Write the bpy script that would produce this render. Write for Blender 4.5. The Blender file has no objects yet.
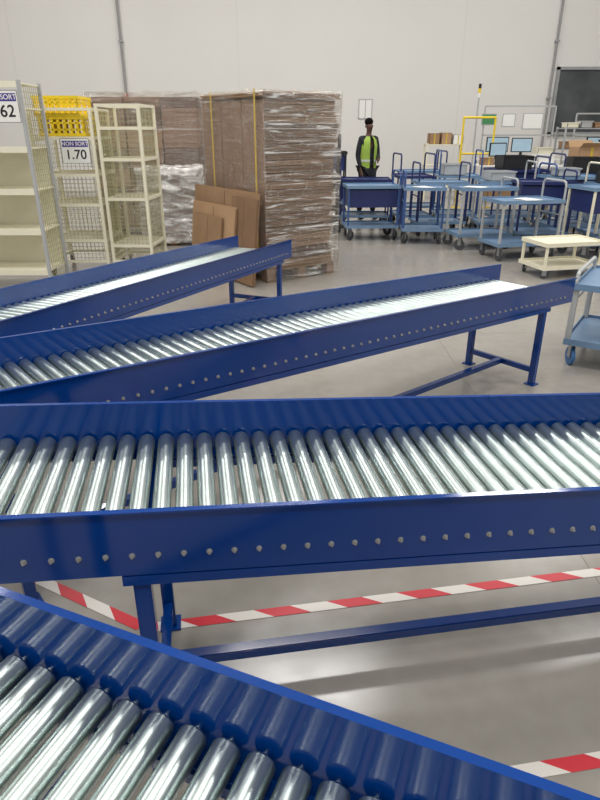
import bpy, bmesh, math, random
from mathutils import Vector, Matrix, Euler, noise
R=random.Random(7)
rad=math.radians
COL=bpy.context.scene.collection
sc=bpy.context.scene
try:
    sc.view_settings.view_transform='Standard'
    sc.view_settings.look='None'
except Exception: pass

# ------------------------------------------------------------ materials
def lin(c):
    out=[]
    for v in c[:3]:
        v=v/255.0
        out.append(v/12.92 if v<=0.04045 else ((v+0.055)/1.055)**2.4)
    return (*out,1)
def mat(name,c,rough=.5,metal=0,coat=0,noise_amt=0,noise_scale=8,bump=0,bump_scale=40,stretch=None,emit=0,spec=.5,c2=None,coatr=.08):
    m=bpy.data.materials.new(name); m.use_nodes=True
    nt=m.node_tree; b=nt.nodes['Principled BSDF']
    b.inputs['Base Color'].default_value=lin(c)
    b.inputs['Roughness'].default_value=rough
    b.inputs['Metallic'].default_value=metal
    b.inputs['Coat Weight'].default_value=coat
    b.inputs['Coat Roughness'].default_value=coatr
    b.inputs['Specular IOR Level'].default_value=spec
    if emit:
        b.inputs['Emission Color'].default_value=lin(c); b.inputs['Emission Strength'].default_value=emit
    tc=nt.nodes.new('ShaderNodeTexCoord'); mp=nt.nodes.new('ShaderNodeMapping')
    nt.links.new(tc.outputs['Object'],mp.inputs['Vector'])
    if stretch: mp.inputs['Scale'].default_value=stretch
    if noise_amt or c2:
        n=nt.nodes.new('ShaderNodeTexNoise'); n.inputs['Scale'].default_value=noise_scale; n.inputs['Detail'].default_value=5
        nt.links.new(mp.outputs[0],n.inputs['Vector'])
        mx=nt.nodes.new('ShaderNodeMix'); mx.data_type='RGBA'
        a=lin(c)
        if c2: bb=lin(c2)
        else: bb=tuple(max(0,x*(1-noise_amt)) for x in a[:3])+(1,)
        rp=nt.nodes.new('ShaderNodeMapRange'); rp.inputs[1].default_value=.35; rp.inputs[2].default_value=.65
        nt.links.new(n.outputs['Fac'],rp.inputs[0])
        nt.links.new(rp.outputs[0],mx.inputs[0])
        mx.inputs[6].default_value=a; mx.inputs[7].default_value=bb
        nt.links.new(mx.outputs[2],b.inputs['Base Color'])
    if bump:
        n2=nt.nodes.new('ShaderNodeTexNoise'); n2.inputs['Scale'].default_value=bump_scale; n2.inputs['Detail'].default_value=4
        nt.links.new(mp.outputs[0],n2.inputs['Vector'])
        bp=nt.nodes.new('ShaderNodeBump'); bp.inputs['Strength'].default_value=bump; bp.inputs['Distance'].default_value=.01
        nt.links.new(n2.outputs['Fac'],bp.inputs['Height']); nt.links.new(bp.outputs[0],b.inputs['Normal'])
    return m

M={}
M['blue']=mat('blue_gloss_paint',(0,57,132),rough=.115,noise_amt=.12,noise_scale=3,bump=.02,bump_scale=5,spec=.7)
M['zinc']=mat('zinc_roller',(194,206,203),rough=.32,metal=1,noise_amt=.12,noise_scale=9,stretch=(1,.8,1))
M['cap']=mat('roller_end_cap',(60,66,70),rough=.5)
M['nut']=mat('zinc_nut',(195,195,190),rough=.35,metal=.8)
M['wall']=mat('wall_paint',(223,221,217),rough=.7,noise_amt=.02,noise_scale=.6)
M['seam']=mat('panel_seam',(211,209,204),rough=.7)
M['pipe']=mat('grey_pipe',(150,150,150),rough=.5,noise_amt=.1)
M['cream']=mat('cream_paint',(234,229,206),rough=.4,noise_amt=.04)
M['wire']=mat('cream_wire',(178,174,136),rough=.45,noise_amt=.05)
M['greyframe']=mat('grey_frame',(176,178,178),rough=.4,noise_amt=.06)
M['yellow']=mat('yellow_plastic',(240,208,36),rough=.4,noise_amt=.08)
M['card']=mat('cardboard',(136,106,80),rough=.85,noise_amt=.15,noise_scale=5,bump=.05,bump_scale=60)
M['card2']=mat('cardboard_light',(158,126,95),rough=.85,noise_amt=.12,noise_scale=6,bump=.05,bump_scale=60)
M['card4']=mat('cardboard_tan',(178,144,110),rough=.85,noise_amt=.1,noise_scale=4,bump=.05,bump_scale=60)
M['card3']=mat('cardboard_dark',(104,80,62),rough=.85,noise_amt=.15,noise_scale=6)
M['wood']=mat('pallet_wood',(140,110,80),rough=.8,noise_amt=.3,noise_scale=6,stretch=(1,8,8))
M['strap']=mat('yellow_strap',(215,184,60),rough=.4,noise_amt=.1)
M['cartblue']=mat('cart_blue_paint',(60,88,142),rough=.35,noise_amt=.12)
M['cartlight']=mat('cart_top_light_blue',(116,145,176),rough=.35,noise_amt=.12,noise_scale=4)
M['cartdark']=mat('cart_dark_blue',(34,46,98),rough=.4,noise_amt=.1)
M['rubber']=mat('caster_rubber',(70,72,76),rough=.6,noise_amt=.1)
M['bluewheel']=mat('caster_blue',(60,110,165),rough=.5,noise_amt=.1)
M['steel']=mat('steel_bracket',(170,172,175),rough=.35,metal=.7,noise_amt=.1)
M['black']=mat('black_plastic',(26,27,30),rough=.5,noise_amt=.2)
M['white']=mat('white_board',(236,236,232),rough=.5,noise_amt=.02)
M['ink']=mat('black_ink',(25,25,30),rough=.6,noise_amt=.05)
M['purple']=mat('purple_header',(70,55,140),rough=.5,noise_amt=.05)
M['skin']=mat('skin',(92,62,48),rough=.5,noise_amt=.08)
M['hair']=mat('hair',(18,16,16),rough=.9,noise_amt=.1,spec=.1)
M['shirt']=mat('dark_shirt',(34,36,44),rough=.85,noise_amt=.15)
M['trouser']=mat('dark_trousers',(30,32,40),rough=.85,noise_amt=.15)
M['vest']=mat('hi_vis_vest',(158,188,78),rough=.8,noise_amt=.15)
M['reflect']=mat('reflective_tape',(205,208,200),rough=.35,noise_amt=.05)
M['shoe']=mat('shoe_leather',(28,26,26),rough=.5,noise_amt=.1)
M['green']=mat('green_plastic',(70,140,90),rough=.5,noise_amt=.1)
M['red']=mat('red_plastic',(190,40,40),rough=.5,noise_amt=.1)
M['screen']=mat('monitor_screen',(150,175,190),rough=.2,emit=.3,noise_amt=.1)
M['darkglass']=mat('dark_opening',(50,54,58),rough=.5,c2=(84,88,90),noise_scale=1.1)

def floor_mat():
    m=bpy.data.materials.new('polished_concrete'); m.use_nodes=True
    nt=m.node_tree;b=nt.nodes['Principled BSDF']
    tc=nt.nodes.new('ShaderNodeTexCoord')
    n=nt.nodes.new('ShaderNodeTexNoise');n.inputs['Scale'].default_value=.6;n.inputs['Detail'].default_value=7;n.inputs['Roughness'].default_value=.58
    nt.links.new(tc.outputs['Object'],n.inputs['Vector'])
    n2=nt.nodes.new('ShaderNodeTexNoise');n2.inputs['Scale'].default_value=12;n2.inputs['Detail'].default_value=6
    nt.links.new(tc.outputs['Object'],n2.inputs['Vector'])
    ad=nt.nodes.new('ShaderNodeMix');ad.data_type='FLOAT';ad.inputs[0].default_value=.3
    nt.links.new(n.outputs['Fac'],ad.inputs[2]);nt.links.new(n2.outputs['Fac'],ad.inputs[3])
    cr=nt.nodes.new('ShaderNodeValToRGB')
    cr.color_ramp.elements[0].position=.3;cr.color_ramp.elements[0].color=lin((138,133,125))
    cr.color_ramp.elements[1].position=.7;cr.color_ramp.elements[1].color=lin((160,155,147))
    nt.links.new(ad.outputs[0],cr.inputs[0])
    nt.links.new(cr.outputs[0],b.inputs['Base Color'])
    mr=nt.nodes.new('ShaderNodeMapRange');mr.inputs[3].default_value=.13;mr.inputs[4].default_value=.26
    nt.links.new(n2.outputs['Fac'],mr.inputs[0]);nt.links.new(mr.outputs[0],b.inputs['Roughness'])
    b.inputs['Specular IOR Level'].default_value=.55
    return m
M['floor']=floor_mat()
M['joint']=mat('floor_joint_filler',(122,117,109),rough=.6,noise_amt=.1)

def tape_mat():
    m=bpy.data.materials.new('red_white_tape'); m.use_nodes=True
    nt=m.node_tree;b=nt.nodes['Principled BSDF']
    tc=nt.nodes.new('ShaderNodeTexCoord');sp=nt.nodes.new('ShaderNodeSeparateXYZ')
    nt.links.new(tc.outputs['Object'],sp.inputs[0])
    ym=nt.nodes.new('ShaderNodeMath');ym.operation='MULTIPLY';ym.inputs[1].default_value=1.6
    nt.links.new(sp.outputs[1],ym.inputs[0])
    ad=nt.nodes.new('ShaderNodeMath');ad.operation='ADD'
    nt.links.new(sp.outputs[0],ad.inputs[0]);nt.links.new(ym.outputs[0],ad.inputs[1])
    ml=nt.nodes.new('ShaderNodeMath');ml.operation='MULTIPLY';ml.inputs[1].default_value=1/.27
    nt.links.new(ad.outputs[0],ml.inputs[0])
    fr=nt.nodes.new('ShaderNodeMath');fr.operation='FRACT';nt.links.new(ml.outputs[0],fr.inputs[0])
    gt=nt.nodes.new('ShaderNodeMath');gt.operation='GREATER_THAN';gt.inputs[1].default_value=.5;nt.links.new(fr.outputs[0],gt.inputs[0])
    mx=nt.nodes.new('ShaderNodeMix');mx.data_type='RGBA';mx.inputs[6].default_value=lin((220,214,206));mx.inputs[7].default_value=lin((200,46,58))
    nt.links.new(gt.outputs[0],mx.inputs[0]);nt.links.new(mx.outputs[2],b.inputs['Base Color'])
    b.inputs['Roughness'].default_value=.4
    return m
M['tape']=tape_mat()

def wrap_mat(name,dmin,dmax,rot,sc_=(1.6,1.6,11),lo=.52,hi=.68,gf=.22,bd=.08,tint=(.95,.94,.92,1)):
    m=bpy.data.materials.new(name); m.use_nodes=True
    nt=m.node_tree
    for n in list(nt.nodes): nt.nodes.remove(n)
    out=nt.nodes.new('ShaderNodeOutputMaterial')
    tr=nt.nodes.new('ShaderNodeBsdfTransparent');tr.inputs[0].default_value=tint
    gl=nt.nodes.new('ShaderNodeBsdfGlossy');gl.inputs[0].default_value=(1,1,1,1);gl.inputs['Roughness'].default_value=.12
    df=nt.nodes.new('ShaderNodeBsdfDiffuse');df.inputs[0].default_value=lin((228,226,222))
    tc=nt.nodes.new('ShaderNodeTexCoord');mp=nt.nodes.new('ShaderNodeMapping');mp.inputs['Scale'].default_value=sc_
    mp.inputs['Rotation'].default_value=rot
    nt.links.new(tc.outputs['Object'],mp.inputs[0])
    n=nt.nodes.new('ShaderNodeTexNoise');n.inputs['Scale'].default_value=2.5;n.inputs['Detail'].default_value=7;n.inputs['Distortion'].default_value=1.0;n.inputs['Roughness'].default_value=.6
    nt.links.new(mp.outputs[0],n.inputs['Vector'])
    bp=nt.nodes.new('ShaderNodeBump');bp.inputs['Strength'].default_value=1;bp.inputs['Distance'].default_value=bd
    nt.links.new(n.outputs['Fac'],bp.inputs['Height'])
    nt.links.new(bp.outputs[0],gl.inputs['Normal'])
    mr=nt.nodes.new('ShaderNodeMapRange');mr.inputs[1].default_value=lo;mr.inputs[2].default_value=hi;mr.inputs[3].default_value=dmin;mr.inputs[4].default_value=dmax
    nt.links.new(n.outputs['Fac'],mr.inputs[0])
    m1=nt.nodes.new('ShaderNodeMixShader');nt.links.new(mr.outputs[0],m1.inputs[0]);nt.links.new(tr.outputs[0],m1.inputs[1]);nt.links.new(df.outputs[0],m1.inputs[2])
    m2=nt.nodes.new('ShaderNodeMixShader');m2.inputs[0].default_value=gf;nt.links.new(m1.outputs[0],m2.inputs[1]);nt.links.new(gl.outputs[0],m2.inputs[2])
    nt.links.new(m2.outputs[0],out.inputs[0])
    return m
M['film']=wrap_mat('stretch_film',0,.85,(.16,.14,0),(.9,.9,12),.55,.66,gf=.2,bd=.11)
M['film_thin']=wrap_mat('thin_stretch_film',0,.3,(.1,.9,0),gf=.13,bd=.05)
M['film_white']=wrap_mat('milky_stretch_film',.12,.9,(.1,.4,0),(1.5,1.5,5),.42,.64)

# ------------------------------------------------------------ mesh builder
class MB:
    def __init__(s): s.v=[];s.f=[];s.m=[];s.sm=[]
    def add(s,vs,fs,mi=0,smooth=False):
        o=len(s.v); s.v+= [tuple(v) for v in vs]
        for f in fs: s.f.append(tuple(i+o for i in f)); s.m.append(mi); s.sm.append(smooth)
        return s
    def box(s,x0,x1,y0,y1,z0,z1,mi=0,sh=None):
        vs=[(x,y,z) for x in (x0,x1) for y in (y0,y1) for z in (z0,z1)]
        if sh: vs=[(x,y,z+sh(x)) for x,y,z in vs]
        return s.add(vs,[(0,1,3,2),(4,6,7,5),(0,4,5,1),(2,3,7,6),(0,2,6,4),(1,5,7,3)],mi)
    def bbox(s,x0,x1,y0,y1,z0,z1,b=.01,mi=0):
        bm=bmesh.new(); bmesh.ops.create_cube(bm,size=1)
        for v in bm.verts: v.co=Vector(((x0+x1)/2+v.co.x*(x1-x0),(y0+y1)/2+v.co.y*(y1-y0),(z0+z1)/2+v.co.z*(z1-z0)))
        bmesh.ops.bevel(bm,geom=list(bm.edges),offset=b,segments=2,affect='EDGES')
        bm.verts.index_update()
        s.add([v.co[:] for v in bm.verts],[tuple(v.index for v in f.verts) for f in bm.faces],mi); bm.free(); return s
    def cyl(s,p,q,r,n=12,mi=0,r2=None,cap=True,smooth=True):
        p=Vector(p);q=Vector(q);d=(q-p).normalized();r2=r if r2 is None else r2
        a=d.orthogonal().normalized();b=d.cross(a)
        vs=[]
        for i in range(n):
            t=2*math.pi*i/n;e=a*math.cos(t)+b*math.sin(t)
            vs.append(p+e*r);vs.append(q+e*r2)
        fs=[(2*i,2*((i+1)%n),2*((i+1)%n)+1,2*i+1) for i in range(n)]
        s.add(vs,fs,mi,smooth)
        if cap:
            s.add([v for v in vs[0::2]],[tuple(range(n))[::-1]],mi); s.add([v for v in vs[1::2]],[tuple(range(n))],mi)
        return s
    def tube(s,pts,r,n=8,mi=0):
        for a,b in zip(pts,pts[1:]):
            a=Vector(a);b=Vector(b);d=(b-a).normalized()*r*.6
            s.cyl(a-d,b+d,r,n,mi)
        return s
    def loft(s,rings,n=20,mi=0,cap=True,skip=None):
        vs=[]
        for z,cx,cy,rx,ry in rings:
            for i in range(n):
                t=2*math.pi*i/n; vs.append((cx+rx*math.cos(t),cy+ry*math.sin(t),z))
        fs=[]
        for k in range(len(rings)-1):
            for i in range(n):
                if skip and i in skip: continue
                j=(i+1)%n; fs.append((k*n+i,k*n+j,(k+1)*n+j,(k+1)*n+i))
        if cap: fs.append(tuple(range(n))[::-1]); fs.append(tuple((len(rings)-1)*n+i for i in range(n)))
        return s.add(vs,fs,mi,True)
    def sph(s,c,rx,ry,rz,n=14,mi=0):
        rg=[]
        for k in range(1,n):
            t=math.pi*k/n; rg.append((c[2]-rz*math.cos(t),c[0],c[1],rx*math.sin(t),ry*math.sin(t)))
        return s.loft(rg,n*2,mi)
    def mesh(s,name,mats):
        me=bpy.data.meshes.new(name); me.from_pydata(s.v,[],s.f)
        for m in mats: me.materials.append(m)
        for p,mi,sm in zip(me.polygons,s.m,s.sm): p.material_index=mi; p.use_smooth=sm
        me.update(); return me
def obj(name,data,parent=None,loc=(0,0,0),rot=(0,0,0)):
    o=bpy.data.objects.new(name,data); o.location=loc;o.rotation_euler=rot
    if parent: o.parent=parent
    COL.objects.link(o); return o
def thing(name,label,cat,loc=(0,0,0),rot=(0,0,0),data=None,group=None):
    o=obj(name,data,None,loc,rot); o['label']=label;o['category']=cat
    if group:o['group']=group
    return o
def part(parent,name,mb,mats,loc=(0,0,0),rot=(0,0,0),label=None):
    if not isinstance(mats,(list,tuple)): mats=[mats]
    o=obj(name,mb.mesh(name,mats) if isinstance(mb,MB) else mb,parent,loc,rot)
    if label:o['label']=label
    return o
def struct(name,mb,m):
    o=obj(name,mb.mesh(name,[m] if not isinstance(m,list) else m)); o['kind']='structure'; return o
def text_mesh(s,size,m,align='CENTER'):
    cu=bpy.data.curves.new('txt','FONT');cu.body=s;cu.size=size;cu.align_x=align;cu.align_y='CENTER';cu.extrude=.0008;cu.offset=size*.012
    o=bpy.data.objects.new('txt',cu);COL.objects.link(o)
    dg=bpy.context.evaluated_depsgraph_get();me=bpy.data.meshes.new_from_object(o.evaluated_get(dg))
    bpy.data.objects.remove(o); me.materials.clear(); me.materials.append(m); return me

# ------------------------------------------------------------ room
WY=18.0
struct('floor',MB().box(-12,12,-5,WY+.2,-.2,0),M['floor'])
struct('wall_back',MB().box(-12,12,WY,WY+.2,0,8),M['wall'])
struct('wall_left',MB().box(-12.2,-12,-5,WY,0,8),M['wall'])
struct('wall_right',MB().box(12,12.2,-5,WY,0,8),M['wall'])
struct('ceiling',MB().box(-12,12,-5,WY,8,8.2),M['wall'])
for i,x in enumerate((-7.4,-1.6,4.2,10.0)):
    struct('trim_%d'%(i+1),MB().box(x-.006,x+.006,WY-.003,WY,0,8),M['seam'])
for i,(x0,x1,y0,y1) in enumerate(((-12,12,4.996,5.0),(1.15,1.154,-5,WY),(-4.85,-4.846,-5,WY),(-12,12,11.0,11.004))):
    struct('trim_%d'%(i+5),MB().box(x0,x1,y0,y1,0,.0006),M['joint'])
d=MB(); d.box(6.75,9.6,WY-.05,WY-.01,1.5,2.98,0)
d.box(8.1,8.13,WY-.07,WY-.05,1.5,2.95,1)
d.box(6.68,6.75,WY-.09,WY,1.45,3.05,2); d.box(6.68,9.66,WY-.09,WY,2.98,3.05,2); d.box(6.68,9.66,WY-.09,WY,1.43,1.5,2)
struct('window_1',d,[M['darkglass'],M['black'],M['steel']])

# ------------------------------------------------------------ conveyors
def build_roller_mesh(L):
    mb=MB(); r=.0236; n=28
    mb.cyl((0,-L/2+.004,0),(0,L/2-.004,0),r,n,0,cap=False)
    mb.cyl((0,-L/2,0),(0,-L/2+.004,0),r-.003,n,0,r2=r,cap=False)
    mb.cyl((0,L/2-.004,0),(0,L/2,0),r,n,0,r2=r-.003,cap=False)
    mb.cyl((0,-L/2,0),(0,-L/2+.003,0),r-.003,n,1); mb.cyl((0,L/2-.003,0),(0,L/2,0),r-.003,n,1)
    mb.cyl((0,-L/2-.010,0),(0,L/2+.010,0),.006,6,0)
    return mb.mesh('roller',[M['zinc'],M['cap']])
def build_nut_mesh():
    mb=MB(); mb.cyl((0,0,0),(0,-.0015,0),.0068,16,0); mb.cyl((0,-.0015,0),(0,-.006,0),.0050,6,0,smooth=False); mb.cyl((0,-.006,0),(0,-.010,0),.003,10,0)
    return mb.mesh('axle_nut',[M['nut']])
NUT=build_nut_mesh()
def conveyor(label,ref,heading,slope,x0,x1,W,ph,ax,frames,pitch=.057):
    T=thing('roller_conveyor',label,'conveyor',(ref[0],ref[1],0),(0,0,rad(heading)),group='blue roller conveyors')
    ts=math.tan(rad(slope)); z0=ref[2]; zz=lambda x:z0-x*ts
    def prof(pts,a=x0,b=x1,mi=0):
        mb=MB(); n=len(pts)
        vs=[(a,y,zz(a)+z) for y,z in pts]+[(b,y,zz(b)+z) for y,z in pts]
        fs=[(i,(i+1)%n,n+(i+1)%n,n+i) for i in range(n)]+[tuple(range(n))[::-1],tuple(range(n,2*n))]
        return mb.add(vs,fs,mi)
    t=.005
    near=[(0,-t),(-.010,-t),(-.010,0),(t,0),(t,-ph+t),(.035,-ph+t),(.035,-ph),(0,-ph)]
    far=[(W-y,z) for y,z in near][::-1]
    part(T,'side_plate',prof(near),M['blue']); part(T,'side_plate',prof(far),M['blue'])
    L=W-.030
    rm=build_roller_mesh(L)
    n=int((x1-x0-.06)/pitch)
    for i in range(n):
        x=x0+.05+i*pitch
        part(T,'roller',rm,None,(x,W/2,zz(x)-ax),(0,R.uniform(0,6.28),0))
    for i in range(min(n,100)):
        x=x0+.05+i*pitch
        part(T,'axle_nut',NUT,None,(x,0,zz(x)-ax))
    s=.04
    fr=sorted(frames)
    for yc in (.02,W-.02):
        rl=MB(); a,b=fr[0]-.04,fr[-1]+.04
        rl.box(a,b,yc-.02,yc+.02,z0-ph-.030,z0-ph-.004,sh=lambda x:-x*ts)
        part(T,'support_rail',rl,M['blue'])
    for xf in fr:
        top=zz(xf)-ph-.02
        for yc in (.03,W-.03):
            lg=MB(); lg.bbox(xf-s/2,xf+s/2,yc-s/2,yc+s/2,.008,top,.003); lg.box(xf-.035,xf+.035,yc-.035,yc+.035,0,.008)
            part(T,'leg',lg,M['blue'])
        part(T,'cross_bar',MB().bbox(xf-.015,xf+.015,.05,W-.05,.085,.12,.003),M['blue'])
        part(T,'top_cross_bar',MB().bbox(xf-.015,xf+.015,.05,W-.05,top-.03,top,.003),M['blue'])
    part(T,'floor_stretcher',MB().bbox(fr[0]+.015,fr[-1]-.015,W/2-.02,W/2+.02,.085,.12,.003),M['blue'])
    return T
W=.575
LB='long glossy blue steel gravity conveyor with zinc rollers'
conveyor(LB,(-.7026,.255,.90),-21.1,2.0,-.2,1.9,W,.19,.138,[0.05,1.7])
conveyor(LB,(0,1.168,.826),9.5,3.0,-.83,2.5,W,.175,.12,[-.37,2.2])
conveyor(LB,(-.042,2.490,.80),39.3,2.5,-1.9,2.42,W,.165,.12,[-1.2,2.12])
conveyor(LB,(-.948,3.834,.73),67,2.3,-1.7,2.22,W,.165,.12,[-1.0,2.0])

# ------------------------------------------------------------ floor tape
def tape(p,q,label):
    p=Vector(p);q=Vector(q);L=(q-p).length;a=math.atan2(q.y-p.y,q.x-p.x)
    mb=MB(); mb.box(0,L,-.022,.022,0.0,.0012)
    thing('floor_tape',label,'tape',(p.x,p.y,.0008),(0,0,a),mb.mesh('floor_tape',[M['tape']]),'red and white floor marking tape')
TL='red and white striped tape stuck on concrete floor'
tape((-1.75,2.27),(-.56,1.635),TL); tape((-.53,1.627),(2.9,2.218),TL); tape((-.5,.92),(2.6,1.43),TL)

# ------------------------------------------------------------ pallet loads
def pallet_part(T,x,y):
    mb=MB()
    for i in range(7):
        a=y*i/7; mb.box(0,x,a+.01,a+y/7-.01,.118,.14)
    for a in (0,x/2-.05,x-.1):
        for b in (0,y/2-.06,y-.12): mb.box(a,a+.1,b,b+.12,.022,.118)
        mb.box(a,a+.1,0,y,0,.022)
    part(T,'pallet',mb,M['wood'])
def film_shell(T,x0,x1,y0,y1,z0,z1,amp=.02,seed=0,fm='film',side='film_thin'):
    bm=bmesh.new(); bmesh.ops.create_cube(bm,size=1)
    bmesh.ops.subdivide_edges(bm,edges=list(bm.edges),cuts=28,use_grid_fill=True)
    for v in bm.verts:
        u=v.co.copy()
        c=Vector(((x0+x1)/2+u.x*(x1-x0),(y0+y1)/2+u.y*(y1-y0),(z0+z1)/2+u.z*(z1-z0)))
        nn=noise.noise(Vector((c.x*3+seed,c.y*3,c.z*8)))*amp+noise.noise(Vector((c.x*7+seed,c.y*7,c.z*22)))*amp*.5
        d=Vector((u.x,u.y,0))
        if d.length>0: c+=d.normalized()*(nn+amp*.3)
        if u.z>.46: c.z+=noise.noise(Vector((c.x*7+seed,c.y*7,3)))*.05
        v.co=c
    me=bpy.data.meshes.new('plastic_wrap'); bm.normal_update()
    for f in bm.faces: f.material_index=1 if (fm=='film' and f.normal.x<-.6) else 0
    bm.to_mesh(me); bm.free(); me.materials.append(M[fm]); me.materials.append(M[side])
    for p in me.polygons: p.use_smooth=True
    o=obj('plastic_wrap',me,T); o['label']='clear wrinkled stretch film'
def bundle(T,x0,x1,y0,y1,z0,z1,m,th=.02,jt=.006):
    mb=MB(); k=max(2,int((z1-z0)/th)); h=(z1-z0-.006)/k
    for i in range(k):
        j=lambda:R.uniform(-jt,jt)
        mb.box(x0+j(),x1+j(),y0+j(),y1+j(),z0+i*h+.002,z0+(i+1)*h-.002)
    part(T,'carton_bundle',mb,m)
T=thing('pallet_load','tall pallet of flattened cardboard cartons in clear stretch film','pallet load',(-.362,6.84,0),(0,0,rad(36)))
pallet_part(T,.95,1.28)
z=.14
while z<1.84:
    h=R.uniform(.05,.09); h=min(h,1.88-z)
    ov=.05 if 1.4<z<1.75 else (-.03 if z<.7 else 0)
    j=R.uniform(-.015,.015)
    bundle(T,.02+j,.94+ov+j,.01+R.uniform(0,.04),1.28,z,z+h,[M['card'],M['card2'],M['card3']][R.choice((0,0,1,1,2))],.018,.010)
    z+=h
sh=MB()
for k,(a,b) in enumerate(((0,.42),(.43,.86),(.87,1.3))): sh.box(-.012-.004*k,0.0,a,b,.16,1.86)
part(T,'cardboard_side_sheet',sh,M['card'])
for k in range(4):
    part(T,'cardboard_top_sheet',MB().box(-.5,.5,-.66,.66,0,.012),M['card2' if k%2 else 'card'],(.48+R.uniform(-.02,.02),.65+R.uniform(-.02,.02),1.885+k*.0125),(0,0,R.uniform(-.04,.04)))
film_shell(T,-.03,.985,-.03,1.33,.02,1.95,.018,1)
for y in (.10,1.02):
    part(T,'strap',MB().box(-.058,-.052,y-.008,y+.008,.15,1.97),M['strap'],label='thin yellow packing strap')
T=thing('pallet_load','wide tall pallet of cardboard wrapped in stretch film','pallet load',(-3.25,10.3,0),(0,0,0))
pallet_part(T,1.65,1.1)
z=.14
while z<1.98:
    h=min(R.uniform(.22,.34),2.04-z)
    for a in (0.0,.56,1.12): bundle(T,a+.01,a+.55,.0+R.uniform(0,.02),1.08,z,z+h,[M['card'],M['card2'],M['card3']][R.choice((0,0,1,2))],.06,.006)
    z+=h
film_shell(T,-.03,1.68,-.03,1.12,.1,2.09,.025,5,'film_thin')
T=thing('pallet_load','low pallet of dark cardboard boxes in milky film','pallet load',(-2.30,9.2,0),(0,0,rad(4)))
pallet_part(T,.84,.75)
for k in range(4):
    for a in (0,.42): bundle(T,a+.01,a+.41,0,.73,.14+k*.225,.14+(k+1)*.225,M['card3'],.1)
film_shell(T,-.02,.86,-.02,.77,.04,1.08,.035,9,'film_white')
ca,sa=math.cos(rad(36)),math.sin(rad(36))
def sheet(lx,ly,w,h,lean,th,m,lab):
    mb=MB(); n=4
    for i in range(n):
        y0=R.uniform(-.01,.01)
        mb.box(-th/2+th*i/n,-th/2+th*(i+1)/n-.001,y0,w+y0,0,h-R.uniform(0,.02))
    mb.box(-th/2-.001,-th/2,w*.48,w*.488,0.02,h-.03,1)
    x=-.362+lx*ca-ly*sa; y=6.84+lx*sa+ly*ca
    o=thing('flattened_carton',lab,'cardboard',(x,y,.012),(0,0,0),mb.mesh('flattened_carton',[m,M['card3']]),'flattened cartons leaning on the pallet load')
    o.matrix_world=Matrix.Translation((x,y,.012))@Matrix.Rotation(rad(36),4,'Z')@Matrix.Rotation(rad(lean),4,'Y')
sheet(-.21,-.03,1.42,.97,6,.04,M['card2'],'large flattened brown carton leaning on wrapped pallet')
sheet(-.255,-.10,.52,.92,6,.035,M['card'],'narrow flattened brown carton leaning on wrapped pallet')
sheet(-.30,.28,1.0,.80,6.5,.03,M['card4'],'flattened brown carton leaning against other cartons')
sheet(-.345,.50,.66,.68,7,.03,M['card2'],'small flattened brown carton leaning against other cartons')

# ------------------------------------------------------------ cages
def wiregrid(mb,p,ux,uz,nx,nz,r=.0032):
    p=Vector(p);ux=Vector(ux);uz=Vector(uz)
    for i in range(nx+1):
        a=p+ux*i/nx; mb.cyl(a,a+uz,r,4,0,cap=False)
    for i in range(nz+1):
        a=p+uz*i/nz; mb.cyl(a,a+ux,r,4,0,cap=False)
def caster(T,x,y,h=.12,wm='rubber',rot=0):
    mb=MB(); mb.box(-.03,.03,-.025,.025,h-.006,h); mb.box(-.018,-.014,-.02,.03,h*.35,h-.005); mb.box(.014,.018,-.02,.03,h*.35,h-.005)
    c=part(T,'caster',mb,M['steel'],(x,y,0),(0,0,rot))
    w=MB(); w.cyl((-.012,.012,h*.4),(.012,.012,h*.4),h*.4,18,0); w.cyl((-.014,.012,h*.4),(.014,.012,h*.4),h*.15,12,0)
    part(c,'wheel',w,M[wm])
def cage(label,loc,rot,w,d,H,shelves,pm='cream',fronts=(),wm='wire'):
    T=thing('roll_cage',label,'cage trolley',loc,(0,0,rad(rot)),group='wire mesh cage trolleys')
    for x in (0,w):
        for y in (0,d):
            part(T,'post',MB().bbox(x-.017,x+.017,y-.017,y+.017,.12,H,.004),M[pm]); caster(T,x,y)
    for z in (H-.015,.16):
        top=MB()
        for y in (0,d): top.box(0,w,y-.014,y+.014,z-.014,z+.014)
        for x in (0,w): top.box(x-.014,x+.014,0,d,z-.014,z+.014)
        part(T,'frame_rail',top,M[pm])
    for (p,ux) in (((0,0,.16),(0,d,0)),((w,0,.16),(0,d,0)),((0,d,.16),(w,0,0))):
        g=MB(); wiregrid(g,p,ux,(0,0,H-.18),int(max(abs(ux[0]),abs(ux[1]))/.05),int((H-.18)/.05)); part(T,'mesh_panel',g,M[wm])
    for (a,b) in fronts:
        g=MB(); wiregrid(g,(0,-.005,a),(w,0,0),(0,0,b-a),int(w/.042),int((b-a)/.042),.0028); part(T,'mesh_panel',g,M[wm])
    for z in shelves:
        s=MB(); s.box(0,w,-.012,.012,z-.018,z+.014); s.box(0,w,d-.012,d+.012,z-.018,z+.014); s.box(-.012,.012,0,d,z-.018,z+.014); s.box(w-.012,w+.012,0,d,z-.018,z+.014)
        for k in range(13): s.box(.01,w-.01,.02+k*(d-.04)/12-.008,.02+k*(d-.04)/12+.008,z-.008,z-.002)
        part(T,'shelf',s,M[pm])
    return T
cage('cream wire mesh cage trolley with yellow crates on top',(-2.93,7.26,0),1,.66,.7,1.80,(.40,.80,1.12,1.5),fronts=((.16,1.12),))
cage('cream wire mesh cage trolley beside wrapped pallets',(-2.2,7.28,0),-3,.46,.6,1.84,(.34,.86,1.28,1.6),fronts=((.16,1.60),))
T=thing('shelving_rack','tall pale grey steel shelving rack with back panels','rack',(-3.67,6.55,0),(0,0,0))
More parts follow.
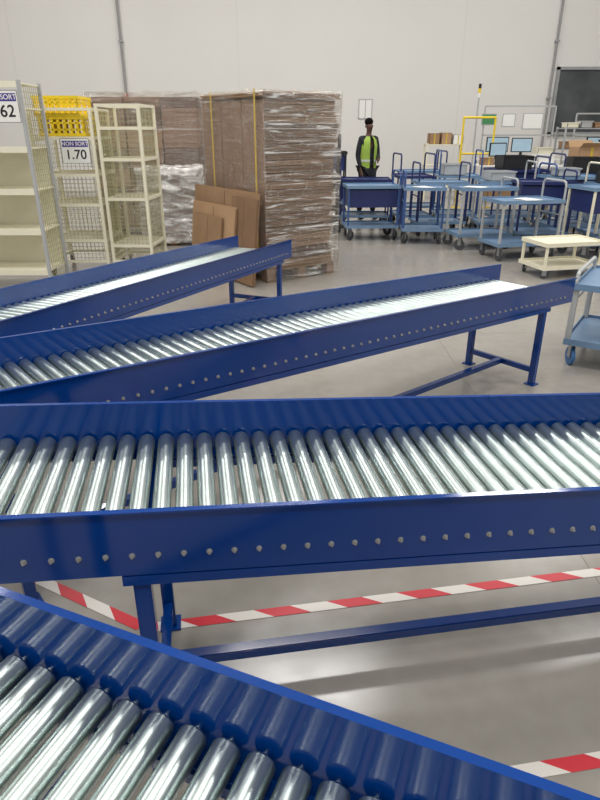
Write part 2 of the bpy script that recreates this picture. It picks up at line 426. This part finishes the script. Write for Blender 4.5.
for x in (0,.98):
    for y in (0,.5): part(T,'post',MB().bbox(x-.018,x+.018,y-.018,y+.018,0,2.02,.004),M['greyframe'])
for z in (.2,.62,1.02,1.42,1.78,2.0):
    s=MB(); s.box(0,.98,0,.5,z-.012,z); s.box(0,.98,-.015,.0,z-.045,z+.01); part(T,'shelf',s,M['cream'])
g=MB(); wiregrid(g,(.98,0,.1),(0,.5,0),(0,0,1.88),10,34); part(T,'mesh_panel',g,M['wire'])
part(T,'back_panel',MB().box(.02,.96,.48,.49,.2,1.42),M['cream'])
def crate(loc,w,d,h,rot=0):
    mb=MB(); mb.box(0,w,0,d,0,.012)
    nz=3
    for i in range(nz+1):
        z=h*i/nz; t=.030 if i in(0,nz) else .018
        z0=min(max(z-t/2,0),h-t)
        e=.006 if i in(0,nz) else 0
        mb.box(-e,w+e,-e,.008,z0,z0+t);mb.box(-e,w+e,d-.008,d+e,z0,z0+t);mb.box(-e,.008,0,d,z0,z0+t);mb.box(w-.008,w+e,0,d,z0,z0+t)
    nx=7
    for i in range(nx+1):
        x=(w-.03)*i/nx; mb.box(x,x+.03,0,.008,0,h);mb.box(x,x+.03,d-.008,d,0,h)
    for i in range(6):
        y=(d-.03)*i/5; mb.box(0,.008,y,y+.03,0,h);mb.box(w-.008,w,y,y+.03,0,h)
    thing('plastic_crate','yellow perforated plastic crate stacked on cage trolley','crate',loc,(0,0,rad(rot)),mb.mesh('plastic_crate',[M['yellow']]),'yellow crates on the cage trolley')
crate((-2.86,7.31,1.517),.50,.5,.20,1); crate((-2.885,7.315,1.719),.48,.5,.20,1)
def sign(loc,txt,txt2,rot=0,sc_=1):
    T=thing('location_sign','white location sign with purple header and number','sign',loc,(rad(90),0,rad(rot)))
    T.scale=(sc_,sc_,sc_)
    part(T,'sign_board',MB().box(-.17,.17,-.14,.14,-.003,0),M['white'])
    part(T,'header_band',MB().box(-.155,.155,.045,.115,0,.001),M['purple'])
    part(T,'header_text',text_mesh(txt,.062,M['white']),None,(0,.08,.002))
    part(T,'number_text',text_mesh(txt2,.15,M['ink']),None,(0,-.045,.001))
    b=MB(); b.box(-.17,.17,.138,.142,0,.002);b.box(-.17,.17,-.142,-.138,0,.002);b.box(-.172,-.168,-.14,.14,0,.002);b.box(.168,.172,-.14,.14,0,.002)
    part(T,'border',b,M['ink'])
sign((-2.46,7.22,1.37),'NON SORT','1.70',2,.9)
sign((-2.88,6.52,1.79),'NON SORT','1.62',0)

# ------------------------------------------------------------ carts
def cart(label,loc,rot,w,d,top,deck=.22,topm='cartlight',deckm='cartlight',pm='cartblue',handle=None,mid=None,wm='rubber',box=False,name='platform_cart',group='blue warehouse carts',tray=True):
    T=thing(name,label,'cart',loc,(0,0,rad(rot)),group=group)
    def tr(z,m,nm,rim=.03):
        s=MB(); s.bbox(-w/2,w/2,-d/2,d/2,z-.03,z-.01,.004)
        s.box(-w/2,w/2,-d/2-.008,-d/2,z-.035,z+rim-.02);s.box(-w/2,w/2,d/2,d/2+.008,z-.035,z+rim-.02)
        s.box(-w/2-.008,-w/2,-d/2-.008,d/2+.008,z-.035,z+rim-.02);s.box(w/2,w/2+.008,-d/2-.008,d/2+.008,z-.035,z+rim-.02)
        part(T,nm,s,M[m])
    tr(deck,deckm,'deck')
    if tray: tr(top,topm,'top_tray')
    if mid: tr(mid,deckm,'middle_shelf')
    ph=top-.03 if tray else top
    for x in (-w/2+.02,w/2-.02):
        for y in (-d/2+.02,d/2-.02):
            part(T,'post',MB().bbox(x-.014,x+.014,y-.014,y+.014,deck-.01,ph,.003),M[pm])
            caster(T,x*.92,y*.9,deck-.03,wm,R.uniform(-1,1))
    if box:
        s=MB(); b=top-.05
        s.box(-w/2+.03,w/2-.03,-d/2+.03,-d/2+.04,b-.25,b);s.box(-w/2+.03,w/2-.03,d/2-.04,d/2-.03,b-.25,b);s.box(-w/2+.03,-w/2+.04,-d/2+.03,d/2-.03,b-.25,b);s.box(w/2-.04,w/2-.03,-d/2+.03,d/2-.03,b-.25,b)
        s.box(-w/2+.03,w/2-.03,-d/2+.03,d/2-.03,b-.26,b-.25)
        part(T,'side_bin',s,M['cartdark'])
    for (sx,hz) in (handle or []):
        x=sx*(w/2-.005); h=MB(); r=.014; c=.06
        h.tube([(x,-d/2+.02,deck),(x,-d/2+.02,hz-c),(x,-d/2+.02+c*.3,hz-c*.3),(x,-d/2+.02+c,hz),(x,d/2-.02-c,hz),(x,d/2-.02-c*.3,hz-c*.3),(x,d/2-.02,hz-c),(x,d/2-.02,deck)],r)
        h.tube([(x,-d/2+.02,top*.62+.1),(x,d/2-.02,top*.62+.1)],.01)
        part(T,'handle',h,M[pm])
    return T
cart('blue steel cart with deep bin in front of person',(1.10,9.95,0),4,.8,.55,.80,handle=[(1,1.0)],box=True)
cart('dark blue cart with deep bin beside person',(1.12,11.2,0),-3,.85,.6,.80,handle=[(-1,.98)],box=True,pm='cartdark',topm='cartdark',mid=.45)
cart('blue steel cart with light blue top and handle',(1.85,9.62,0),-5,.6,.55,.80,deckm='cartlight',handle=[(-1,1.02)])
cart('blue topped steel cart with grey posts',(2.60,9.15,0),8,.80,.55,.84,pm='greyframe',handle=[(1,.95)])
cart('blue topped low steel cart with grey posts',(2.93,8.38,0),12,.86,.55,.75,pm='greyframe',handle=[(1,.98)])
cart('dark blue steel cart with high loop handles',(1.96,11.3,0),4,.58,.7,.85,topm='cartdark',pm='cartdark',handle=[(-1,1.2),(1,1.2)])
cart('light blue topped cart with high grey loop handles',(2.76,11.4,0),-5,.7,.7,.85,topm='cartlight',pm='cartblue',handle=[(-1,1.25),(1,1.25)])
cart('dark blue steel cart with high loop handles',(2.25,10.4,0),3,.8,.55,.82,topm='cartlight',pm='cartdark',handle=[(-1,1.1),(1,1.1)])
cart('light blue topped cart with grey frame in row',(3.25,10.3,0),-4,.8,.6,.84,topm='cartlight',pm='greyframe',handle=[(1,1.12)])
cart('dark blue cart with deep side bin',(3.74,11.3,0),0,.9,.7,.95,topm='cartdark',pm='cartdark',box=True,handle=[(1,1.15)])
cart('light blue topped cart with deep dark side bin',(4.22,10.1,0),6,.8,.6,.92,topm='cartlight',pm='cartblue',box=True,handle=[(-1,1.1)])
cart('dark blue cart with deep side bin',(3.52,9.35,0),-3,.75,.55,.9,topm='cartdark',pm='cartdark',box=True,handle=[(1,1.05)])
cart('light blue cart with deep bin and cream posts',(3.98,8.45,0),10,.62,.6,.9,topm='cartlight',pm='cream',box=True,handle=[(1,1.1)])
cart('dark blue steel cart parked behind other carts',(4.85,11.2,0),0,.9,.7,.9,topm='cartdark',pm='cartdark',handle=[(-1,1.2)])
cart('blue steel cart with cream posts',(4.58,9.2,0),4,.8,.55,.88,topm='cartlight',pm='cream',handle=[(-1,1.15)])
cart('dark blue steel cart parked near packing benches',(2.35,12.6,0),5,.8,.6,.85,topm='cartlight',pm='cartdark',handle=[(1,1.2)])
cart('grey framed steel cart parked near packing benches',(5.05,10.15,0),-6,.7,.6,.88,topm='cartlight',pm='greyframe',handle=[(1,1.2)])
cart('cream painted low dolly on small casters',(3.10,7.32,0),14,.76,.5,.40,deck=.14,topm='cream',deckm='cream',pm='cream',wm='rubber',name='low_dolly',group=None)
cart('blue platform cart with grey posts and light blue shelf',(2.48,4.30,0),-33,.85,.75,.60,deck=.20,pm='greyframe',handle=[(-1,.68)],wm='bluewheel',topm='cartlight',deckm='cartlight')
cart('black narrow trolley behind wrapped pallet',(.46,10.5,0),0,.34,.5,1.3,topm='black',deckm='black',pm='black',handle=[(1,1.5)],mid=.75,group=None)
cart('black narrow trolley with dark bin behind wrapped pallet',(.60,12.1,0),0,.5,.5,1.2,topm='black',deckm='black',pm='black',handle=[(-1,1.55)],mid=.75,group=None,box=True)

# ------------------------------------------------------------ far workstation
T=thing('safety_frame','yellow tubular steel frame standing on floor','frame',(3.42,14.0,0))
f=MB(); f.tube([(0,0,0.01),(0,0,1.8),(.66,0,1.8),(.66,0,0.01)],.022); f.tube([(0,0,1.1),(.66,0,1.1)],.02); part(T,'frame_tube',f,M['yellow'])
for x in (0,.66): part(T,'foot_plate',MB().box(x-.08,x+.08,-.08,.08,0,.012),M['yellow'])
def bench(label,loc,w,d,h,m='greyframe'):
    T=thing('packing_bench',label,'workbench',loc)
    part(T,'worktop',MB().bbox(0,w,0,d,h-.04,h,.006),M['white'])
    for x in (.03,w-.03):
        for y in (.03,d-.03): part(T,'leg',MB().bbox(x-.02,x+.02,y-.02,y+.02,0,h-.04,.003),M[m])
    part(T,'lower_shelf',MB().box(.03,w-.03,.03,d-.03,.3,.32),M[m])
    return T
bench('grey packing bench with white worktop',(3.6,12.9,0),1.6,.7,.92)
bench('grey packing bench holding cardboard boxes',(5.3,12.5,0),1.9,.8,.92)
def overhead(T,w,h0,h1,y):
    o=MB()
    for x in (.1,w): o.box(x-.015,x+.015,y,y+.03,h0,h1)
    for z in (h0+.5,h1): o.box(.1,w,y,y+.03,z-.015,z+.015)
    part(T,'overhead_frame',o,M['greyframe'])
T=bench('tall bench with overhead rack and screens',(4.1,14.6,0),1.9,.8,.95); overhead(T,1.7,.95,2.05,.7)
T=bench('tall bench with overhead rack and bins',(6.2,14.6,0),1.9,.8,.95); overhead(T,1.8,.95,1.9,.7)
def monitor(loc,w,h,m='screen',rot=0):
    T=thing('monitor','flat computer monitor on packing bench','monitor',loc,(0,0,rad(rot)))
    part(T,'screen_housing',MB().bbox(-w/2,w/2,0,.04,.15,.15+h,.006),M['black'])
    part(T,'screen',MB().box(-w/2+.02,w/2-.02,-.003,0,.17,.13+h),M[m])
    part(T,'stand',MB().box(-.03,.03,.02,.04,0,.2).bbox(-.12,.12,-.06,.1,0,.012,.003),M['black'])
monitor((4.45,14.9,.951),.5,.32); monitor((5.0,14.9,.951),.45,.3,rot=-8); monitor((4.0,13.3,.921),.36,.26,rot=10); monitor((6.7,14.9,.951),.5,.32)
for (x,z,w,h,m) in ((4.30,1.78,.34,.24,'green'),(4.75,1.76,.30,.28,'white'),(5.3,1.74,.46,.34,'white')):
    T=thing('hanging_panel','flat information panel hung on overhead rack','panel',(x,15.29,z))
    part(T,'board',MB().bbox(-w/2,w/2,-.02,.0,-h/2,h/2,.004),M['greyframe']); part(T,'board_face',MB().box(-w/2+.02,w/2-.02,-.023,-.02,-h/2+.02,h/2-.02),M[m])
T=thing('signal_lamp','tall pole with stacked signal lamp','signal light',(3.88,14.75,0))
part(T,'pole',MB().cyl((0,0,.01),(0,0,2.2),.018,10).box(-.1,.1,-.1,.1,0,.012),M['greyframe'])
part(T,'lamp_segment',MB().cyl((0,0,2.2),(0,0,2.29),.03,14),M['white']);part(T,'lamp_segment',MB().cyl((0,0,2.29),(0,0,2.38),.03,14),M['yellow']);part(T,'lamp_segment',MB().cyl((0,0,2.38),(0,0,2.47),.03,14),M['black'])
def carton(loc,w,d,h,rot,m,lab,flaps=True,name='cardboard_box',cat='box',grp='cardboard boxes on packing benches'):
    mb=MB(); t=.008
    mb.box(0,w,0,t,0,h);mb.box(0,w,d-t,d,0,h);mb.box(0,t,0,d,0,h);mb.box(w-t,w,0,d,0,h);mb.box(0,w,0,d,0,t)
    if flaps:
        mb.add([(0,0,h),(w,0,h),(w,-.1,h+.08),(0,-.1,h+.08)],[(0,1,2,3)]); mb.add([(0,d,h),(w,d,h),(w,d+.08,h+.12),(0,d+.08,h+.12)],[(0,1,2,3)])
    else: mb.box(0,w,0,d,h-t,h)
    mb.box(w*.45,w*.55,-.002,0,0,h,1)
    thing(name,lab,cat,loc,(0,0,rad(rot)),mb.mesh(name,[m,M['strap'] if m is not M['black'] else M['black']]),grp)
carton((5.35,12.6,.921),.5,.42,.34,5,M['card4'],'open brown cardboard box on packing bench')
carton((5.95,12.65,.921),.45,.4,.26,-4,M['card2'],'closed brown cardboard box on packing bench',False)
carton((5.98,12.68,1.182),.4,.33,.26,3,M['card4'],'closed brown cardboard box on another box',False)
carton((6.5,12.6,.921),.45,.42,.4,-4,M['card2'],'open brown cardboard box on packing bench')
carton((3.65,13.0,.921),.22,.22,.14,8,M['card2'],'small closed cardboard box on packing bench',False)
carton((5.45,12.6,.321),.6,.5,.4,0,M['card2'],'closed brown cardboard box under packing bench',False)
carton((3.8,13.0,.321),.5,.4,.35,0,M['card2'],'closed brown cardboard box under packing bench',False)
def bin_(loc,w,d,h,m,lab,rot=0):
    mb=MB(); t=.01
    mb.box(0,w,0,d,0,t);mb.box(0,w,0,t,0,h);mb.box(0,w,d-t,d,0,h);mb.box(0,t,0,d,0,h);mb.box(w-t,w,0,d,0,h);mb.box(-.012,w+.012,-.012,0,h-.02,h);mb.box(-.012,w+.012,d,d+.012,h-.02,h)
    thing('storage_bin',lab,'bin',loc,(0,0,rad(rot)),mb.mesh('storage_bin',[m]))
bin_((4.35,13.0,.921),.3,.25,.16,M['black'],'small black open storage bin on packing bench')
bin_((4.75,13.05,.921),.34,.3,.2,M['white'],'white open storage bin on packing bench',5)
bin_((3.46,11.1,.951),.5,.4,.22,M['black'],'black open storage bin on dark blue cart',4)
bin_((4.6,11.0,.901),.5,.4,.25,M['black'],'black open storage bin on dark blue cart',-5)
bin_((3.95,9.95,.921),.35,.28,.12,M['greyframe'],'grey open storage bin on blue cart')
bin_((5.35,14.8,.951),.35,.3,.25,M['cream'],'cream open storage bin on tall bench')
bin_((3.0,10.15,.841),.4,.3,.14,M['greyframe'],'grey open storage bin on blue cart',8)
bin_((4.25,9.1,.881),.36,.28,.15,M['black'],'black open storage bin on blue cart',-6)
bin_((2.5,11.3,.851),.4,.3,.18,M['greyframe'],'grey open storage bin on blue cart',3)
bin_((4.85,10.0,.881),.34,.3,.14,M['card2'],'brown open storage bin on grey framed cart',3)
bin_((4.2,14.7,.321),.5,.4,.3,M['cartdark'],'dark blue storage bin under tall bench')
bin_((4.95,14.7,.321),.5,.4,.3,M['black'],'black storage bin under tall bench')
def prack(label,loc,w,d,zs,m):
    T=thing('parts_rack',label,'rack',loc)
    for x in (.02,w-.02):
        for y in (.02,d-.02): part(T,'post',MB().bbox(x-.018,x+.018,y-.018,y+.018,0,zs[-1]+.02,.003),M[m])
    for z in zs: part(T,'shelf',MB().bbox(0,w,0,d,z-.02,z,.004),M[m])
prack('grey steel parts rack crowded with bins',(5.45,13.7,0),1.2,.5,(.3,.8,1.2,1.6),'greyframe')
cols=['white','black','card2','cartdark','cream','card4','green','greyframe']
for zi,z in enumerate((.801,1.201,1.601)):
    for k in range(4):
        h=R.uniform(.10,.2); ci=(k*3+zi*2)%8
        bin_((5.50+k*.28,13.76,z),.24,.3,h,M[cols[ci]],['white','black','brown','dark blue','cream','tan','green','grey'][ci]+' open bin on crowded parts rack')
prack('cream steel parts rack beside packing benches',(3.0,15.6,0),.9,.45,(.3,.8,1.25),'cream')
for k in range(3): carton((3.06+k*.28,15.66,1.251),.24,.3,R.uniform(.15,.25),0,M[('card2','card4','white')[k]],'small closed box on cream parts rack',False)
def papers(loc,rot=0,lab='loose white paper sheets lying on cart'):
    mb=MB()
    for k in range(4):
        a=R.uniform(-.3,.3);c,s=math.cos(a),math.sin(a);q=[(-.105,-.148),(.105,-.148),(.105,.148),(-.105,.148)]
        vs=[(x*c-y*s+R.uniform(-.02,.02),x*s+y*c,z) for z in (k*.002,k*.002+.0015) for x,y in q]
        mb.add(vs,[(3,2,1,0),(4,5,6,7),(0,1,5,4),(1,2,6,5),(2,3,7,6),(3,0,4,7)])
    thing('paper_stack',lab,'paper',loc,(0,0,rad(rot)),mb.mesh('paper_stack',[M['white']]))
papers((1.85,9.6,.792),20); papers((2.50,9.14,.832),50); papers((3.0,8.4,.742),30)
T=thing('task_chair','black swivel task chair beside packing benches','chair',(5.95,11.6,0),(0,0,rad(25)))
b=MB()
for k in range(5):
    a=k*2*math.pi/5; b.tube([(0,0,.09),(.26*math.cos(a),.26*math.sin(a),.06)],.018); b.sph((.26*math.cos(a),.26*math.sin(a),.03),.03,.03,.03,8)
part(T,'base',b,M['black']); part(T,'gas_column',MB().cyl((0,0,.09),(0,0,.5),.025),M['steel'])
part(T,'seat',MB().bbox(-.23,.23,-.22,.22,.5,.57,.03),M['black']); part(T,'backrest',MB().bbox(-.21,.21,.2,.25,.68,1.15,.03).box(-.03,.03,.22,.25,.5,.7),M['black'])
T=thing('notice_sheet','framed white notice mounted on wall','notice',(1.74,WY-.012,2.06))
part(T,'sheet',MB().box(-.16,.16,-.004,0,-.22,.22),M['white'])
part(T,'frame',MB().box(-.18,-.16,-.008,0.01,-.24,.24).box(.16,.18,-.008,.01,-.24,.24).box(-.18,.18,-.008,.01,.22,.24).box(-.18,.18,-.008,.01,-.24,-.22).box(-.01,.01,-.008,0,-.24,.24),M['greyframe'])
T=thing('wall_pipe','vertical grey pipe clamped to wall','pipe',(-4.57,WY-.08,0))
part(T,'pipe_run',MB().cyl((0,0,1.9),(0,0,7.9),.03,14),M['pipe'])
for z in (2.3,3.6,4.9,6.2): part(T,'pipe_clamp',MB().box(-.05,.05,-.05,.079,z,z+.04),M['steel'])
part(T,'valve',MB().cyl((0,0,2.2),(0,0,2.42),.06,14),M['red'])
T=thing('wall_pipe','vertical grey pipe clamped to wall near window','pipe',(6.56,WY-.08,0))
part(T,'pipe_run',MB().cyl((0,0,0.02),(0,0,7.9),.03,14),M['pipe'])
for z in (.8,2.3,3.6,4.9,6.2): part(T,'pipe_clamp',MB().box(-.045,.045,-.06,.079,z,z+.05),M['steel'])

# ------------------------------------------------------------ person
def skinobj(parent,name,verts,edges,radii,m,root=0,sub=2):
    me=bpy.data.meshes.new(name); me.from_pydata(verts,edges,[]); o=obj(name,me,parent)
    md=o.modifiers.new('skin','SKIN'); md.use_smooth_shade=True
    if not me.skin_vertices:
        with bpy.context.temp_override(object=o,active_object=o): bpy.ops.mesh.customdata_skin_add()
    for i,r in enumerate(radii):
        sv=me.skin_vertices[0].data[i]; sv.radius=(r,r) if not isinstance(r,tuple) else r; sv.use_root=(i==root)
    ss=o.modifiers.new('sub','SUBSURF'); ss.levels=sub; ss.render_levels=sub
    dg=bpy.context.evaluated_depsgraph_get(); m2=bpy.data.meshes.new_from_object(o.evaluated_get(dg))
    o.modifiers.clear(); o.data=m2; m2.materials.clear(); m2.materials.append(m)
    for p in m2.polygons: p.use_smooth=True
    return o
T=thing('person','standing person in dark clothes and yellow-green hi-vis vest','person',(1.26,12.2,0),(0,0,rad(26)))
T.scale=(.88,.92,1)
V=[];E=[];RR=[]
def vv(p,r,par=None):
    V.append(p);RR.append(r)
    if par is not None:E.append((par,len(V)-1))
    return len(V)-1
pel=vv((0,0,.95),.13); sp=vv((0,0,1.12),.12,pel); ch=vv((0,.0,1.32),.13,sp); nk=vv((0,0,1.47),.055,ch); nk2=vv((0,-.01,1.53),.05,nk)
h1=vv((0,-.025,1.60),.070,nk2); h2=vv((0,-.02,1.68),.076,h1)
for s in (-1,1):
    f=-.08 if s>0 else .03
    hp=vv((s*.09,0,.90),.095,pel); kn=vv((s*.12,-.04+f*.5,.50),.058,hp); an=vv((s*.14,.02+f,.10),.04,kn); to=vv((s*.15,-.13+f,.05),.035,an)
ARM={-1:((-.18,0,1.41),(-.23,.03,1.13),(-.20,-.06,.90),(-.195,-.09,.84)),1:((.18,0,1.41),(.25,.01,1.14),(.13,-.21,1.06),(.08,-.26,1.06))}
for s in (-1,1):
    a0,a1,a2,a3=ARM[s]
    shd=vv(a0,.06,ch); el=vv(a1,.042,shd); wr=vv(a2,.028,el); pm=vv(a3,.034,wr)
    if s>0: dx=Vector((-.5,-.8,-.15)).normalized(); side=Vector((0,0,1))
    else: dx=Vector((0,-.35,-.93)).normalized(); side=Vector((0,1,-.3)).normalized()
    base=Vector(a3)
    for k in range(4):
        p1=base+dx*(.055+(.006 if k in(1,2) else 0))+side*(k-1.5)*.020; p2=p1+dx*.03+Vector((.006*-s,-.004,-.008))
        a=vv(tuple(p1),.0095,pm); vv(tuple(p2),.0085,a)
    p1=base+dx*.02+side*.045; a=vv(tuple(p1),.011,pm); vv(tuple(p1+dx*.03+side*.008),.009,a)
skinobj(T,'body',V,E,RR,M['skin'])
part(T,'hair',MB().sph((0,.012,1.705),.086,.092,.068),M['hair'])
part(T,'nose',MB().sph((0,-.102,1.625),.012,.014,.018,8),M['skin'])
for s in (-1,1):
    part(T,'eye',MB().sph((s*.03,-.092,1.65),.011,.006,.005,8),M['ink']); part(T,'ear',MB().sph((s*.080,-.005,1.63),.012,.02,.03,8),M['skin'])
part(T,'mouth',MB().sph((0,-.09,1.585),.022,.008,.005,8),M['hair'])
sv=[(0,0,.93),(0,0,1.12),(0,0,1.34),(0,0,1.46)];se=[(0,1),(1,2),(2,3)];sr=[.145,.14,.15,.07]
for s in (-1,1):
    n0=len(sv); a0,a1,a2,a3=ARM[s]; a2b=tuple(Vector(a1).lerp(Vector(a2),.93)); sv+=[a0,a1,a2b]; se+=[(2,n0),(n0,n0+1),(n0+1,n0+2)]; sr+=[.075,.056,.04]
skinobj(T,'shirt',sv,se,sr,M['shirt'],root=1)
sv=[(0,0,.95)];se=[];sr=[.15]
for s in (-1,1):
    f=-.08 if s>0 else .03
    n0=len(sv); sv+=[(s*.1,0,.86),(s*.12,-.04+f*.5,.50),(s*.14,.02+f,.12)]; se+=[(0,n0),(n0,n0+1),(n0+1,n0+2)]; sr+=[.11,.075,.06]
skinobj(T,'trousers',sv,se,sr,M['trouser'],root=0)
for s in (-1,1): part(T,'shoe',MB().sph((s*.145,-.06+(-.08 if s>0 else .03),.045),.05,.13,.045,10),M['shoe'])
SK=(17,18)
vs=MB(); vs.loft([(.92,0,0,.195,.165),(1.0,0,0,.19,.162),(1.15,0,0,.19,.16),(1.3,0,0,.20,.165),(1.40,0,0,.17,.145),(1.46,0,0,.11,.10)],24,0,False,skip=SK)
part(T,'safety_vest',vs,M['vest'],label='yellow-green hi-vis vest')
part(T,'reflective_band',MB().loft([(1.03,0,0,.197,.168),(1.07,0,0,.197,.168)],24,0,False,skip=SK),M['reflect'])

# ------------------------------------------------------------ lights
def area(loc,sx,sy,p,col=(1,.985,.965)):
    l=bpy.data.lights.new('lamp','AREA'); l.shape='RECTANGLE';l.size=sx;l.size_y=sy;l.energy=p;l.color=col
    o=bpy.data.objects.new('ceiling_lamp',l);o.location=loc;COL.objects.link(o);return o
for x in (-6,0,6):
    for y in (-2,3,8,13): area((x,y,7.6),2.6,.7,188)
w=bpy.data.worlds.new('w');sc.world=w;w.use_nodes=True
w.node_tree.nodes['Background'].inputs[0].default_value=(1,1,.99,1);w.node_tree.nodes['Background'].inputs[1].default_value=.48

cam=bpy.data.cameras.new('camera');co=bpy.data.objects.new('camera',cam);COL.objects.link(co)
co.location=(0,0,1.6);co.rotation_euler=(rad(90-24.03),0,0)
cam.sensor_fit='VERTICAL';cam.sensor_height=24;cam.lens=18.3;cam.clip_start=.02
sc.camera=co
